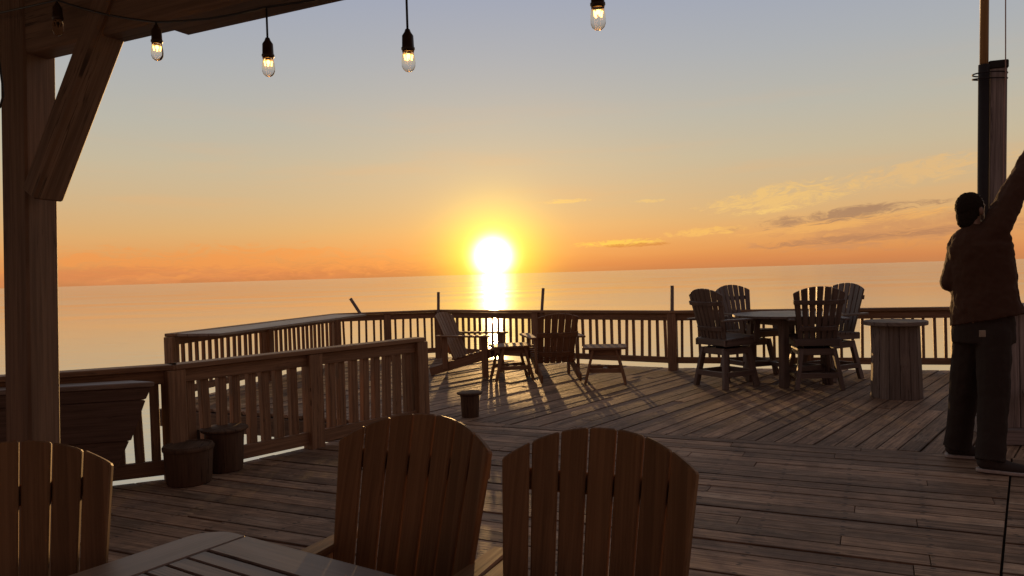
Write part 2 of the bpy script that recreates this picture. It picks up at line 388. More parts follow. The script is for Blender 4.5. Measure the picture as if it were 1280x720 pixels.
def clip(poly, conv):
    """clip any polygon (2D) by a convex counter-clockwise polygon"""
    out = poly
    for i in range(len(conv)):
        a, c = conv[i], conv[(i+1) % len(conv)]; ins = out; out = []
        if not ins: break
        f = lambda p: (c[0]-a[0])*(p[1]-a[1])-(c[1]-a[1])*(p[0]-a[0])
        for k in range(len(ins)):
            p, q = ins[k], ins[(k+1) % len(ins)]; fp, fq = f(p), f(q)
            if fp >= 0: out.append(p)
            if (fp >= 0) != (fq >= 0):
                t = fp/(fp-fq); out.append((p[0]+(q[0]-p[0])*t, p[1]+(q[1]-p[1])*t))
    return out
def area(P): return abs(sum(P[i][0]*P[(i+1) % len(P)][1]-P[(i+1) % len(P)][0]*P[i][1] for i in range(len(P))))/2

# ------------------------------------------------------------------ water
mb = MB(); n = 96
mb.v = [Vector((9000*math.cos(2*math.pi*k/n), 9000*math.sin(2*math.pi*k/n), -3.0)) for k in range(n)]
mb.f = [list(range(n))]; mb.uv = [[(0, 0)]*n]; mb.sm = [False]
structure(mb.build('water', M['water']))

# ------------------------------------------------------------------ deck
A_NEAR = R(-25.7); A_FAR = R(51)
L0 = Vector((-0.35, 7.22)); LD = Vector((math.cos(A_NEAR), math.sin(A_NEAR)))
def on_line(x): t = (x-L0.x)/LD.x; return (x, L0.y+LD.y*t)
RN0 = (-2.45, 5.50); RN1 = (-0.90, 7.25)                 # the near railing
NEAR = [on_line(-0.87), RN0, (-6.0, 3.95), (-6.0, -4.0), (9.0, -4.0), on_line(9.0)]
FAR = [on_line(-0.87), on_line(9.0), (9.0, 8.75), (5.6, 9.78), (2.24, 10.82), (-1.22, 13.2), (-3.0, 12.9), (-4.05, 8.8), (-0.95, 7.2)]
mb = MB()
def lay(poly, ang, w, gap, x0, x1, half=None):
    d = Vector((math.cos(ang), math.sin(ang))); s = Vector((-d.y, d.x))
    if half: poly = clip(poly, half)
    vs = [Vector(p).dot(s) for p in poly]; us = [Vector(p).dot(d) for p in poly]
    v = min(vs)-random.random()*w
    while v < max(vs):
        u = min(us)-random.uniform(0.2, 3.5)
        while u < max(us):
            L = random.choice((2.4, 3.0, 3.6, 3.6, 4.8, 4.8))
            rect = [d*u+s*(v+gap/2), d*(u+L-0.004)+s*(v+gap/2), d*(u+L-0.004)+s*(v+w-gap/2), d*u+s*(v+w-gap/2)]
            P = clip([tuple(p) for p in poly], [tuple(p) for p in rect])
            if len(P) >= 3 and area(P) > 0.002:
                z = random.uniform(-0.0035, 0.0035); tl = random.uniform(-0.002, 0.002)
                mb.prism([(p[0], p[1], z-0.036) for p in P], (0, 0, 0.036), d=(d.x, d.y, 0), mid=tuple(s*(v+w/2))+(0,))
            u += L
        v += w
# the seam on the right: boards butt against a line running towards the camera
sa, sb = Vector((2.13, 3.39)), Vector((3.07, 4.78)); sv = (sb-sa).normalized(); sn = Vector((-sv.y, sv.x))
left_half = [tuple(sa-sv*20), tuple(sa+sv*20), tuple(sa+sv*20+sn*30), tuple(sa-sv*20+sn*30)]
sr = sa-sn*0.012
right_half = [tuple(sr+sv*20), tuple(sr-sv*20), tuple(sr-sv*20-sn*30), tuple(sr+sv*20-sn*30)]
lay(NEAR, A_NEAR, 0.142, 0.009, 0, 0, left_half)
lay(NEAR, A_NEAR, 0.142, 0.009, 0, 0, right_half)
lay(FAR, A_FAR, 0.142, 0.009, 0, 0)
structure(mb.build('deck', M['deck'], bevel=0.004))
mb = MB()
def inset(P, k):
    c = Vector((sum(p[0] for p in P)/len(P), sum(p[1] for p in P)/len(P)))
    return [tuple(Vector(p)+(c-Vector(p)).normalized()*k) for p in P]
for P, dz in ((NEAR, 0.0), (FAR, 0.006)):
    mb.prism([(p[0], p[1], -0.20-dz) for p in inset(P, 0.03)], (0, 0, 0.145), d=(1, 0, 0))
structure(mb.build('dark_under_sheet', M['underdeck']))  # solid dark sheet added under the boards so their gaps look shaded
# fascia boards round the open edges
mb = MB()
def fascia(pts):
    for a, c in zip(pts[:-1], pts[1:]):
        a, c = Vector((a[0], a[1], -0.135)), Vector((c[0], c[1], -0.135)); mb.bar(a, c, 0.04, 0.19)
fascia([(9.0, 8.77), (5.6, 9.80), (2.24, 10.845), (-1.22, 13.225), (-3.02, 12.92), (-4.08, 8.78), (-0.97, 7.17)])
fascia([RN1, (RN0[0]-0.01, RN0[1]+0.02), (-6.0, 3.98)])
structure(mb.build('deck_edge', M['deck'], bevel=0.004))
# piles that carry the deck
mb = MB()
for p in ((-0.6, 7.6), (-3.7, 9.0), (-2.7, 12.5), (-1.2, 12.7), (2.2, 10.4), (5.5, 9.4), (8.6, 8.4), (-2.6, 5.0), (-5.6, 3.6), (0, 3), (5, 3), (2.5, 6.5)):
    mb.tube([(p[0], p[1], -4.2), (p[0], p[1], -0.21)], 0.15, 14)
structure(mb.build('deck_piles', M['underdeck']))

# ------------------------------------------------------------------ railings
H_RAIL = 0.82
def railing(name, label, runs, posts, base, ledge=None, sp=0.115, bal=0.036, post_w=0.12, stakes=(), jitter=0.012, loz=0.135, loh=0.085):
    root = thing(name, label, 'railing', (base[0], base[1], 0))
    off = Vector((base[0], base[1], 0))
    cap = MB(); up_r = MB(); lo = MB(); bals = []
    for a, c in runs:
        a, c = Vector(a), Vector(c); d = (c-a).normalized(); L = (c-a).length
        pa = lambda t, z: Vector((a.x+d.x*t, a.y+d.y*t, z))
        cap.bar(pa(-0.03, H_RAIL-0.019), pa(L+0.03, H_RAIL-0.019), 0.14, 0.038)
        up_r.bar(pa(0, H_RAIL-0.09), pa(L, H_RAIL-0.09), 0.040, 0.095)
        lo.bar(pa(0, loz), pa(L, loz), 0.040, loh)
        k = max(2, int(L/sp))
        s = Vector((-d.y, d.x))*0.039
        for i in range(1, k):
            t = L*i/k
            if any((Vector(p[:2])-Vector((a.x+d.x*t, a.y+d.y*t))).length < 0.085 for p in posts): continue
            m_ = MB(); j1, j2 = random.uniform(-jitter, jitter), random.uniform(-jitter, jitter)
            q = pa(t+j1, loz-0.045)+Vector((s.x, s.y, 0)); w = pa(t+j2, H_RAIL-0.044)+Vector((s.x, s.y, 0))
            m_.bar(q, w, bal, bal, up=(d.x, d.y, 0)); bals.append(m_)
    cap.build('top_cap', M['rail'], root, off, 0.005); up_r.build('upper_rail', M['rail'], root, off, 0.004); lo.build('bottom_rail', M['rail'], root, off, 0.004)
    for m_ in bals: m_.build('baluster', M['rail'], root, off, 0.003)
    for p in posts:
        m_ = MB(); rz = p[2] if len(p) > 2 else 0
        d = Vector((math.cos(rz), math.sin(rz), 0))
        m_.bar((p[0], p[1], -0.16), (p[0], p[1], H_RAIL-0.040), post_w, post_w, up=d); m_.build('post', M['rail'], root, off, 0.006)
    for q, w in stakes:
        m_ = MB(); m_.bar(q, w, 0.045, 0.045, up=(0, 1, 0)); m_.build('stake', M['stake'], root, off, 0.004)
    if ledge:
        m_ = MB()
        for i, (a, c) in enumerate(ledge):
            a, c = Vector(a), Vector(c); d = (c-a).normalized(); s = Vector((d.y, -d.x, 0))
            for j in range(4):
                o = s*(0.155+0.14*j); m_.bar(a+o, c+o, 0.134, 0.032)
        m_.build('ledge', M['ledge'], root, off, 0.005)
    return root
def stake_at(u0, v0, u1, v1, Y): return (at(u0, v0, Y), at(u1, v1, Y))
S1, S2, S3, S4, S5 = (-1.25, 13.0), (0.36, 11.88), (2.2, 10.6), (5.55, 9.6), (8.9, 8.6)
railing('railing', 'long brown seaward railing across the middle with thin stakes above its posts', [(S1, S3), (S3, S4), (S4, S5)],
        [S1+(R(-35),), S2+(R(-35),), S3+(R(-25),), (3.85, 10.11, R(-17)), S4+(R(-17),), (7.2, 9.1, R(-17)), (8.86, 8.61, R(-17))], S3,
        stakes=[stake_at(548, 393, 548, 365, 12.9), stake_at(677, 393, 679, 360, 11.8), stake_at(840, 393, 840, 357, 10.58)], sp=0.118)
W1, W2 = (-3.95, 8.86), (-2.92, 12.66)
railing('railing', 'left railing with a wide flat drink ledge, running back to the far deck corner', [(W1, W2), (W2, S1)],
        [W1+(R(75),), (-3.44, 10.76, R(75)), W2+(R(45),), (-2.1, 12.83, R(12))], W1,
        ledge=[(Vector((-3.93, 8.8, H_RAIL-0.017)), Vector((-2.95, 12.4, H_RAIL-0.017)))],
        stakes=[stake_at(451, 393, 438, 373, 12.6)], sp=0.12)
ld = (Vector(RN1)-Vector(RN0)).normalized()
railing('railing', 'near brown railing behind the buckets, closest to the camera, bending at a thick post', [(RN0, RN1), ((-5.9, 3.99), RN0)],
        [RN0+(R(48),), (-1.68, 6.37, R(48)), RN1+(R(48),), (-4.2, 4.74, R(24)), (-5.85, 4.02, R(24))], RN0, post_w=0.13, sp=0.118, bal=0.062, loz=0.085, loh=0.105)

# ------------------------------------------------------------------ pergola
pg = thing('pergola', 'dark timber pergola corner with post, slanting knee brace and beams overhead', 'pergola', (-1.8, 2.9, 0))
off = Vector((-1.8, 2.9, 0))
p0, p1 = at(42, 545, 2.95), at(35, 60, 2.95)
dirp = (p1-p0).normalized(); base = p0-dirp*(p0.z/dirp.z); top = base+dirp*(2.52/dirp.z)
mb = MB(); mb.bar(base, top, 0.132, 0.132, up=(math.sin(R(20)), math.cos(R(20)), 0)); mb.build('post', M['beam'], pg, off, 0.008)
bd = Vector((math.cos(A_NEAR), math.sin(A_NEAR), 0)); bn = Vector((-bd.y, bd.x, 0))
b0 = gr(64, 67, 2.27)
mb = MB(); mb.bar(b0-bd*1.5+Vector((0,0,0.13)), b0+bd*4.2+Vector((0,0,0.13)), 0.10, 0.26); mb.build('beam', M['beam'], pg, off, 0.008)
c0 = gr(216, 38.5, 2.275)
mb = MB(); mb.bar(c0+Vector((0,0,0.125))+bn*0.0, c0+bd*4.0+Vector((0,0,0.125)), 0.135, 0.25); mb.build('beam', M['beam'], pg, off, 0.008)
q0, q1 = at(54, 243, 2.86), at(134, 30, 2.73)
mb = MB(); mb.bar(q0-(q1-q0)*0.01, q1+(q1-q0)*0.18, 0.085, 0.115, up=bn); mb.build('brace', M['beam'], pg, off, 0.008)
for k in range(5):
    s = b0+bd*(-0.9+k*1.1)
    mb = MB(); mb.bar(s+bn*0.55+Vector((0,0,0.60)), s-bn*5.0+Vector((0,0,0.60)), 0.05, 0.14); mb.build('rafter', M['beam'], pg, off, 0.004)
mb = MB()
for k in range(36):
    s = b0+bd*1.2+bn*(0.45-k*0.15)+Vector((0,0,0.70)); mb.bar(s-bd*5.6, s+bd*3.6, 0.142, 0.025)
mb.build('shade_roof', M['beam'], pg, off)  # unseen roof, its left end lengthened to shade the corner chair
# hooked end of a wire at the left edge of the post
mb = MB(); pts = [at(-6, 12, 2.8), at(-2, 70, 2.8), at(3, 105, 2.8), at(4, 120, 2.8), at(0, 134, 2.8), at(-8, 140, 2.8)]
mb.tube(pts, 0.004, 8); mb.build('wire', M['cord'], pg, off)

# ------------------------------------------------------------------ string lights
cab = thing('light_cable', 'thin black cable of the string lights, stretched under the pergola beam', 'cable', (0, 2.2, 2.2))
s0 = Vector((-1.72, 2.76, 0)); sdir = Vector((math.cos(R(-25)), math.sin(R(-25)), 0))
bulbs = [(73, 20, 45, 'unlit string bulb against the dark beam beside the post', 0.118), (197, 32, 76, 'small lit string bulb hanging tight below the beam, beside the knee brace', 0.608),
         (336, 14, 96, 'lit string bulb on a short cord, just right of the beam end', 1.072), (511, -26, 90, 'lit string bulb on a long cord, alone in open sky left of the sun beam', 1.567),
         (748, -40, 38, 'rightmost lit string bulb, cut by the top edge above the sea', 2.107)]
tops = []; proto = None
def make_bulb():
    root = thing('string_bulb', 'x', 'light bulb', group='bulbs of the string lights')
    mb = MB(); mb.lathe([(0.006, 0.012), (0.009, 0.004), (0.0155, -0.006), (0.0165, -0.036), (0.0185, -0.038), (0.0185, -0.043), (0.0165, -0.045), (0.0160, -0.050)][::-1], n=20)
    mb.build('socket', M['socket'], root)
    mb = MB(); mb.lathe([(0.002, -0.1035), (0.009, -0.1015), (0.0150, -0.096), (0.0182, -0.088), (0.0188, -0.078), (0.0180, -0.066), (0.0160, -0.056), (0.0150, -0.0505)], n=24)
    gl = mb.build('glass_bulb', M['glass'], root)
    mb = MB()
    for k in range(4):
        a = k*math.pi/2+0.4; c, s = math.cos(a)*0.009, math.sin(a)*0.009
        mb.tube([(c, s, -0.058), (c*0.8, s*0.8, -0.072)], 0.0016, 6)
    mb.lathe([(0.001, -0.0665), (0.0042, -0.065), (0.0048, -0.060), (0.0022, -0.0555)], n=10)
    mb.build('filament', M['filament'], gl)
    return root
for i, (u, vt, vb, lab, s) in enumerate(bulbs):
    Y = s0.y+sdir.y*s; bot = at(u, vb, Y)
    tl = (bot.z-0.0)
    if proto is None: o = proto = make_bulb(); 
    else: o = dup(proto, (0,0,0), 0, lab, 'bulbs of the string lights')
    o['label'] = lab
    o.location = (bot.x, bot.y, bot.z+0.1035)
    tp = Vector((bot.x, bot.y, 2.215 if i > 1 else bot.z+0.125)); tops.append(tp)
    mb = MB(); mb.tube([(0,0,0.010), (0,0,tp.z-bot.z-0.1035)], 0.0032, 8); mb.build('drop_cord', M['cord'], o)
for ch_ in proto.children:              # the one beside the post does not burn
    for g in ch_.children: g.material_slots[0].link = 'OBJECT'; g.material_slots[0].material = M['socket']
cp = [tops[0]+Vector((-0.6, 0.28, 0.02))]
for a, c in zip(tops[:-1], tops[1:]):
    cp += [a]
    for t in (0.25, 0.5, 0.75): cp.append(a.lerp(c, t)+Vector((0, 0, -0.012*math.sin(math.pi*t))))
cp += [tops[-1], tops[-1]+Vector((0.9, -0.42, 0.05))]
mb = MB(); mb.tube(cp, 0.0034, 8); mb.build('cable', M['cord'], cab, (0, 2.2, 2.2))

# ------------------------------------------------------------------ chairs
def back_slats(mb, n, y0, z0, L, rec, wb, wt, gap, drop, contour, thick=0.02, mid=None, tilt=0.0):
    """fan of slats: bottom centre at (0, y0, z0), length L, leaning back by rec"""
    d = Vector((0, math.sin(rec), math.cos(rec))); f = Vector((0, -math.cos(rec), math.sin(rec)))
    hw = (n*(wt+gap))/2
    def T(x): return L-drop*(abs(x)/hw)**2.2
    def P(x, t):
        fx = contour*(x*x)
        return Vector((x, y0, z0))+d*t+f*fx
    for i in range(n):
        k = i-(n-1)/2; cb, ct = k*(wb+gap), k*(wt+gap)
        lo = []; hi = []
        l = lambda t, sgn: (cb+(ct-cb)*t/L)+sgn*(wb+(wt-wb)*t/L)/2
        pts = [(l(0, -1), 0), (l(0, 1), 0)]
        xr = l(T(ct), 1); xl = l(T(ct), -1)
        tr = T(xr); tl_ = T(xl)
        for m in range(1, 4): pts.append((l(tr*m/4, 1), tr*m/4))
        pts.append((l(tr, 1), tr))
        for m in range(1, 5):
            x = l(tr, 1)+(l(tl_, -1)-l(tr, 1))*m/5; pts.append((x, T(x)))
        pts.append((l(tl_, -1), tl_))
        for m in (3, 2, 1): pts.append((l(tl_*m/4, -1), tl_*m/4))
        nrm = (f-Vector((1, 0, 0))*(2*contour*ct)).normalized()
        mb.prism([P(*p) for p in pts], -nrm*thick, d=d)
def arm_poly(x, side, y_f, y_b, z, w_f, w_b):
    """paddle-shaped armrest outline at height z, wide and rounded at the front"""
    pts = [(x-w_b/2, y_b), (x-w_f/2, y_f+0.16), (x-w_f/2, y_f+0.03), (x-w_f/2+0.02, y_f), (x+w_f/2-0.02, y_f), (x+w_f/2, y_f+0.03), (x+w_f/2, y_f+0.16), (x+w_b/2, y_b)]
    return [(p[0], p[1], z) for p in pts]
def cross_back(mb, y0, z0, rec, t, half, hgt, contour, off=0.024, n=8):
    d = Vector((0, math.sin(rec), math.cos(rec))); f = Vector((0, -math.cos(rec), math.sin(rec)))
    P = lambda x: Vector((x, y0, z0))+d*t+f*(contour*x*x-off)
    for i in range(n):
        a = -half+2*half*i/n; c = a+2*half/n
        mb.prism([P(a)-d*hgt/2, P(c)-d*hgt/2, P(c)+d*hgt/2, P(a)+d*hgt/2], -f*0.022, d=(1, 0, 0))
def dining_chair(label):
    root = thing('adirondack_chair', label, 'chair', group='adirondack chairs round the slatted table'); w = M['chair']
    rec = R(17); y0, z0 = 0.185, 0.40
    mb = MB(); back_slats(mb, 7, y0, z0, 0.63, rec, 0.052, 0.068, 0.005, 0.105, 0.95, 0.021); mb.build('backrest', w, root, None, 0.004)
    for t, hf in ((0.12, 0.20), (0.49, 0.232)):
        mb = MB(); cross_back(mb, y0, z0, rec, t, hf, 0.055, 0.85); mb.build('back_rail', w, root, None, 0.003)
    mb = MB()
    for k in range(6):
        y = -0.25+k*0.083; z = 0.435-0.006*k; mb.bar((-0.25, y, z), (0.25, y, z), 0.075, 0.022)
    mb.build('seat', w, root, None, 0.004)
    mb = MB()
    for sx in (-1, 1): mb.bar((sx*0.225, -0.28, 0.385), (sx*0.225, 0.26, 0.36), 0.022, 0.08)
    mb.bar((-0.236, -0.283, 0.385), (0.236, -0.283, 0.385), 0.022, 0.09); mb.build('seat_frame', w, root, None, 0.003)
    for sx in (-1, 1):
        mb = MB(); mb.prism(arm_poly(sx*0.245, sx, -0.30, 0.36, 0.625, 0.088, 0.055), (0, 0, 0.022), d=(0, 1, 0)); mb.build('armrest', w, root, None, 0.005)
        mb = MB(); mb.bar((sx*0.249, -0.235, 0), (sx*0.249, -0.235, 0.624), 0.022, 0.085, up=(0, 1, 0)); mb.build('leg', w, root, None, 0.003)
        mb = MB(); mb.bar((sx*0.249, 0.30, 0), (sx*0.249, 0.20, 0.624), 0.022, 0.085, up=(0, 1, 0)); mb.build('leg', w, root, None, 0.003)
    return root
def lounge_chair(label):
    root = thing('lounge_chair', label, 'chair', group='low lounge chairs facing the sea'); w = M['lounge']
    rec = R(24); y0, z0 = 0.16, 0.22
    mb = MB(); back_slats(mb, 6, y0, z0, 0.72, rec, 0.070, 0.082, 0.008, 0.07, 0.35, 0.022); mb.build('backrest', w, root, None, 0.004)
    for t, hf in ((0.14, 0.24), (0.42, 0.27)):
        mb = MB(); cross_back(mb, y0, z0, rec, t, hf, 0.07, 0.35); mb.build('back_rail', w, root, None, 0.003)
    mb = MB()
    for k in range(7):
        y = -0.36+k*0.083; z = 0.37-0.021*k; mb.bar((-0.27, y, z), (0.27, y, z), 0.076, 0.022)
    mb.build('seat', w, root, None, 0.004)
    for sx in (-1, 1):
        mb = MB(); mb.bar((sx*0.25, -0.40, 0.325), (sx*0.25, 0.52, 0.055), 0.026, 0.11); mb.build('stringer', w, root, None, 0.003)
        mb = MB(); mb.bar((sx*0.277, -0.33, 0), (sx*0.277, -0.33, 0.548), 0.026, 0.09, up=(0, 1, 0)); mb.build('leg', w, root, None, 0.003)
        mb = MB(); mb.bar((sx*0.277, 0.27, 0.10), (sx*0.277, 0.27, 0.548), 0.026, 0.08, up=(0, 1, 0)); mb.build('leg', w, root, None, 0.003)
        mb = MB(); mb.prism(arm_poly(sx*0.315, sx, -0.42, 0.38, 0.55, 0.14, 0.09), (0, 0, 0.024), d=(0, 1, 0)); mb.build('armrest', w, root, None, 0.005)
    return root
def tall_chair(label):
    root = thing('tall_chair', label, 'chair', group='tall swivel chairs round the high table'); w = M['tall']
    rec = R(14); y0, z0 = 0.19, 0.56
    mb = MB(); back_slats(mb, 7, y0, z0, 0.62, rec, 0.046, 0.070, 0.013, 0.10, 0.55, 0.022); mb.build('backrest', w, root, None, 0.004)
    for t, hf in ((0.14, 0.20), (0.44, 0.272)):
        mb = MB(); cross_back(mb, y0, z0, rec, t, hf, 0.05, 0.55); mb.build('back_rail', w, root, None, 0.003)
    mb = MB()
    for k in range(6):
        y = -0.25+k*0.085; z = 0.585-0.005*k; mb.bar((-0.26, y, z), (0.26, y, z), 0.078, 0.024)
    mb.build('seat', w, root, None, 0.004)
    mb = MB()
    for sx in (-1, 1): mb.bar((sx*0.235, -0.29, 0.535), (sx*0.235, 0.24, 0.525), 0.024, 0.075)
    mb.bar((-0.247, -0.29, 0.535), (0.247, -0.29, 0.535), 0.024, 0.075); mb.bar((-0.247, 0.22, 0.53), (0.247, 0.22, 0.53), 0.024, 0.07)
    mb.build('seat_frame', w, root, None, 0.003)
    for sx in (-1, 1):
        mb = MB(); mb.prism(arm_poly(sx*0.29, sx, -0.30, 0.31, 0.78, 0.10, 0.06), (0, 0, 0.023), d=(0, 1, 0)); mb.build('armrest', w, root, None, 0.004)
        mb = MB(); mb.bar((sx*0.262, -0.23, 0.52), (sx*0.285, -0.23, 0.779), 0.024, 0.085, up=(0, 1, 0)); mb.build('arm_post', w, root, None, 0.003)
    mb = MB(); mb.lathe([(0.11, 0.455), (0.11, 0.497)], n=20); mb.build('swivel_plate', M['dark'], root)
    mb = MB()
    for a in range(4):
        c, s = (1, 0) if a == 0 else (0, 1) if a == 1 else (-1, 0) if a == 2 else (0, -1)
        p = Vector((c*0.19-s*0.19, s*0.19+c*0.19, 0.425)); q = Vector((-s*0.19-c*0.19, c*0.19-s*0.19, 0.425)); mb.bar(p, q, 0.024, 0.075)
    mb.box((0, 0, 0.445), (0.34, 0.34, 0.018)); mb.build('base_frame', w, root, None, 0.003)
    for sx in (-1, 1):
        for sy in (-1, 1):
            mb = MB(); mb.bar((sx*0.245, sy*0.245, 0), (sx*0.175, sy*0.175, 0.46), 0.045, 0.07, up=(0, 1, 0)); mb.build('leg', w, root, None, 0.004)
    mb = MB()
    for sy in (-1, 1):
        mb.bar((-0.235, sy*0.237, 0.165), (0.235, sy*0.237, 0.165), 0.03, 0.06); mb.bar((sy*0.237, -0.215, 0.165), (sy*0.237, 0.215, 0.165), 0.03, 0.058)
    mb.build('footrest', w, root, None, 0.003)
    return root
G_D = 'adirondack chairs round the slatted table'
ch = dining_chair('brown slat-back foreground chair whose lower part is hidden behind the table corner')
ch.location = (-0.42, 1.88, 0); ch.rotation_euler = (0, 0, R(-25))
dup(ch, (0.075, 1.60, 0), R(-23), 'nearest brown slat-back chair, a whole fan of seven slats, right of the other foreground chairs', G_D)
dup(ch, (-1.155, 1.655, 0), R(28), 'shadowed slat-back chair in the lower left corner, in front of the pergola post', G_D)
c = gr(590, 468); 
lc = lounge_chair('low lounge chair seen side-on and facing right, left of the sun path')
lc.location = (c.x, c.y, 0); lc.rotation_euler = (0, 0, R(68))
c = gr(692, 472)
dup(lc, (c.x, c.y, 0), R(188), 'low lounge chair seen from behind, right of the sun path, between two small slatted tables', 'low lounge chairs facing the sea')
G_T = 'tall swivel chairs round the high table'
c = gr(908, 482)
tch = tall_chair('tall swivel chair with its back turned left, leftmost at the high table')
tch.location = (c.x, c.y, 0); tch.rotation_euler = (0, 0, R(118))
c = gr(936, 467); dup(tch, (c.x, c.y, 0), R(22), 'tall swivel chair on the sea side of the high table, facing the camera', G_T)
c = gr(1018, 484); dup(tch, (c.x, c.y, 0), R(172), 'tall swivel chair nearest the camera at the high table, its back towards us', G_T)
c = gr(1038, 473); dup(tch, (c.x, c.y, 0), R(-62), 'tall swivel chair on the right of the high table, mostly hidden behind the nearest one', G_T)

# ------------------------------------------------------------------ tables
tb = thing('slatted_table', 'pale brown slatted table with rounded corner, at the bottom left edge', 'table')
C0 = gr(268, 659, 0.73); rz = R(-34); e1 = Vector((math.cos(rz), math.sin(rz), 0)); e2 = Vector((math.sin(rz), -math.cos(rz), 0))
LX, LY = 1.55, 1.0
ctr = C0+e1*(LX/2)+e2*(LY/2); tb.location = (ctr.x, ctr.y, 0); tb.rotation_euler = (0, 0, rz)
mb = MB(); Wf = 0.135
def arc(cx, cy, r, a0, a1, n=6): return [(cx+r*math.cos(R(a0+(a1-a0)*k/n)), cy+r*math.sin(R(a0+(a1-a0)*k/n))) for k in range(n+1)]
zt = 0.702; hx, hy = LX/2, LY/2
for sx in (-1, 1):       # breadboard ends with rounded outer corners
    pts = [(sx*(hx-Wf), -hy), (sx*(hx-Wf), hy)]
    if sx > 0: pts = [(hx-Wf, -hy)]+arc(hx-0.09, -hy+0.09, 0.09, -90, 0)+arc(hx-0.09, hy-0.09, 0.09, 0, 90)+[(hx-Wf, hy)]
    else: pts = [(-hx+Wf, hy)]+arc(-hx+0.09, hy-0.09, 0.09, 90, 180)+arc(-hx+0.09, -hy+0.09, 0.09, 180, 270)+[(-hx+Wf, -hy)]
    mb.prism([(x, y, zt) for x, y in pts], (0, 0, 0.028), d=(0, 1, 0))
ns = 14; x0 = hx-Wf-0.005
edges = [hy-0.12]; w = (LY-0.24)/ns
for sy in (-1, 1): mb.bar((-x0, sy*(hy-0.0575), zt+0.014), (x0, sy*(hy-0.0575), zt+0.014), 0.115, 0.028)
for k in range(ns):
    y = -hy+0.12+w*(k+0.5); mb.bar((-x0, y, zt+0.0135), (x0, y, zt+0.0135), w-0.005, 0.027)
mb.build('table_top', M['table'], tb, None, 0.003)
mb = MB()
for sy in (-1, 1): mb.bar((-hx+0.12, sy*(hy-0.1), 0.655), (hx-0.12, sy*(hy-0.1), 0.655), 0.03, 0.09)
for sx in (-1, 1): mb.bar((sx*(hx-0.13), -hy+0.12, 0.655), (sx*(hx-0.13), hy-0.12, 0.655), 0.03, 0.088)
mb.build('apron', M['table'], tb, None, 0.003)
for sx in (-1, 1):
    for sy in (-1, 1):
        mb = MB(); mb.bar((sx*(hx-0.17), sy*(hy-0.14), 0), (sx*(hx-0.17), sy*(hy-0.14), 0.701), 0.08, 0.08, up=(0, 1, 0)); mb.build('leg', M['table'], tb, None, 0.005)

def small_table(label, hz=0.46, a=0.27, bq=0.24):
    root = thing('side_table', label, 'side table', group='small slatted side tables'); w = M['lounge']
    mb = MB()
    pts = arc(a-0.06, -bq+0.06, 0.06, -90, 0, 4)+arc(a-0.06, bq-0.06, 0.06, 0, 90, 4)+arc(-a+0.06, bq-0.06, 0.06, 90, 180, 4)+arc(-a+0.06, -bq+0.06, 0.06, 180, 270, 4)
    n = 5; wd = 2*bq/n
    for k in range(n):
        y0, y1 = -bq+wd*k+0.003, -bq+wd*(k+1)-0.003
        P = clip(pts, [(-1, y0), (1, y0), (1, y1), (-1, y1)]); mb.prism([(x, y, hz-0.026) for x, y in P], (0, 0, 0.026), d=(1, 0, 0))
    mb.build('table_top', w, root, None, 0.004)
    mb = MB()
    for sy in (-1, 1): mb.bar((-a*0.72, sy*bq*0.62, hz-0.065), (a*0.72, sy*bq*0.62, hz-0.065), 0.024, 0.075)
    for sx in (-1, 1): mb.bar((sx*a*0.68, -bq*0.55, hz-0.065), (sx*a*0.68, bq*0.55, hz-0.065), 0.024, 0.07)
    mb.build('apron', w, root, None, 0.003)
    for sx in (-1, 1):
        for sy in (-1, 1):
            mb = MB(); mb.bar((sx*a*0.92, sy*bq*0.78, 0), (sx*a*0.52, sy*bq*0.74, hz-0.028), 0.03, 0.065, up=(0, 1, 0)); mb.build('leg', w, root, None, 0.003)
    mb = MB()
    for sy in (-1, 1): mb.bar((-a*0.76, sy*bq*0.70, 0.17), (a*0.76, sy*bq*0.70, 0.17), 0.024, 0.055)
    mb.bar((0, -bq*0.68, 0.17), (0, bq*0.68, 0.17), 0.06, 0.024); mb.build('stretcher', w, root, None, 0.003)
    return root
c = gr(757, 478); st = small_table('low side table with splayed legs, right of the lounge chair seen from behind')
st.location = (c.x, c.y, 0); st.rotation_euler = (0, 0, R(-8))
c = gr(640, 474); dup(st, (c.x, c.y, 0), R(12), 'low side table between the two lounge chairs, right on the sun path', 'small slatted side tables')

ht = thing('high_table', 'dark round high table between the tall swivel chairs', 'table')
c = gr(985, 478); ht.location = (c.x, c.y, 0); ht.rotation_euler = (0, 0, R(20))
mb = MB(); rr = 0.62; n = 9; wd = 2*rr/n
disc = [(rr*math.cos(2*math.pi*k/40), rr*math.sin(2*math.pi*k/40)) for k in range(40)]
for k in range(n):
    y0, y1 = -rr+wd*k+0.003, -rr+wd*(k+1)-0.003
    P = clip(disc, [(-2, y0), (2, y0), (2, y1), (-2, y1)]); mb.prism([(x, y, 0.795) for x, y in P], (0, 0, 0.03), d=(1, 0, 0))
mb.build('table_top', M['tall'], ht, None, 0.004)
mb = MB()
for sy in (-1, 1): mb.bar((-0.34, sy*0.3, 0.75), (0.34, sy*0.3, 0.75), 0.03, 0.088); mb.bar((sy*0.3, -0.28, 0.75), (sy*0.3, 0.28, 0.75), 0.03, 0.086)
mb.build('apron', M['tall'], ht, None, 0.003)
for sx in (-1, 1):
    for sy in (-1, 1):
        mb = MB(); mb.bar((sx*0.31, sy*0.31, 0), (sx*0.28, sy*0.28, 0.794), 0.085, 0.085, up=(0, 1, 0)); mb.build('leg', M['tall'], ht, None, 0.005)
mb = MB()
for sy in (-1, 1): mb.bar((-0.3, sy*0.305, 0.2), (0.3, sy*0.305, 0.2), 0.03, 0.06)
mb.bar((0, -0.305, 0.2), (0, 0.305, 0.2), 0.06, 0.05)
mb.build('stretcher', M['tall'], ht, None, 0.003)

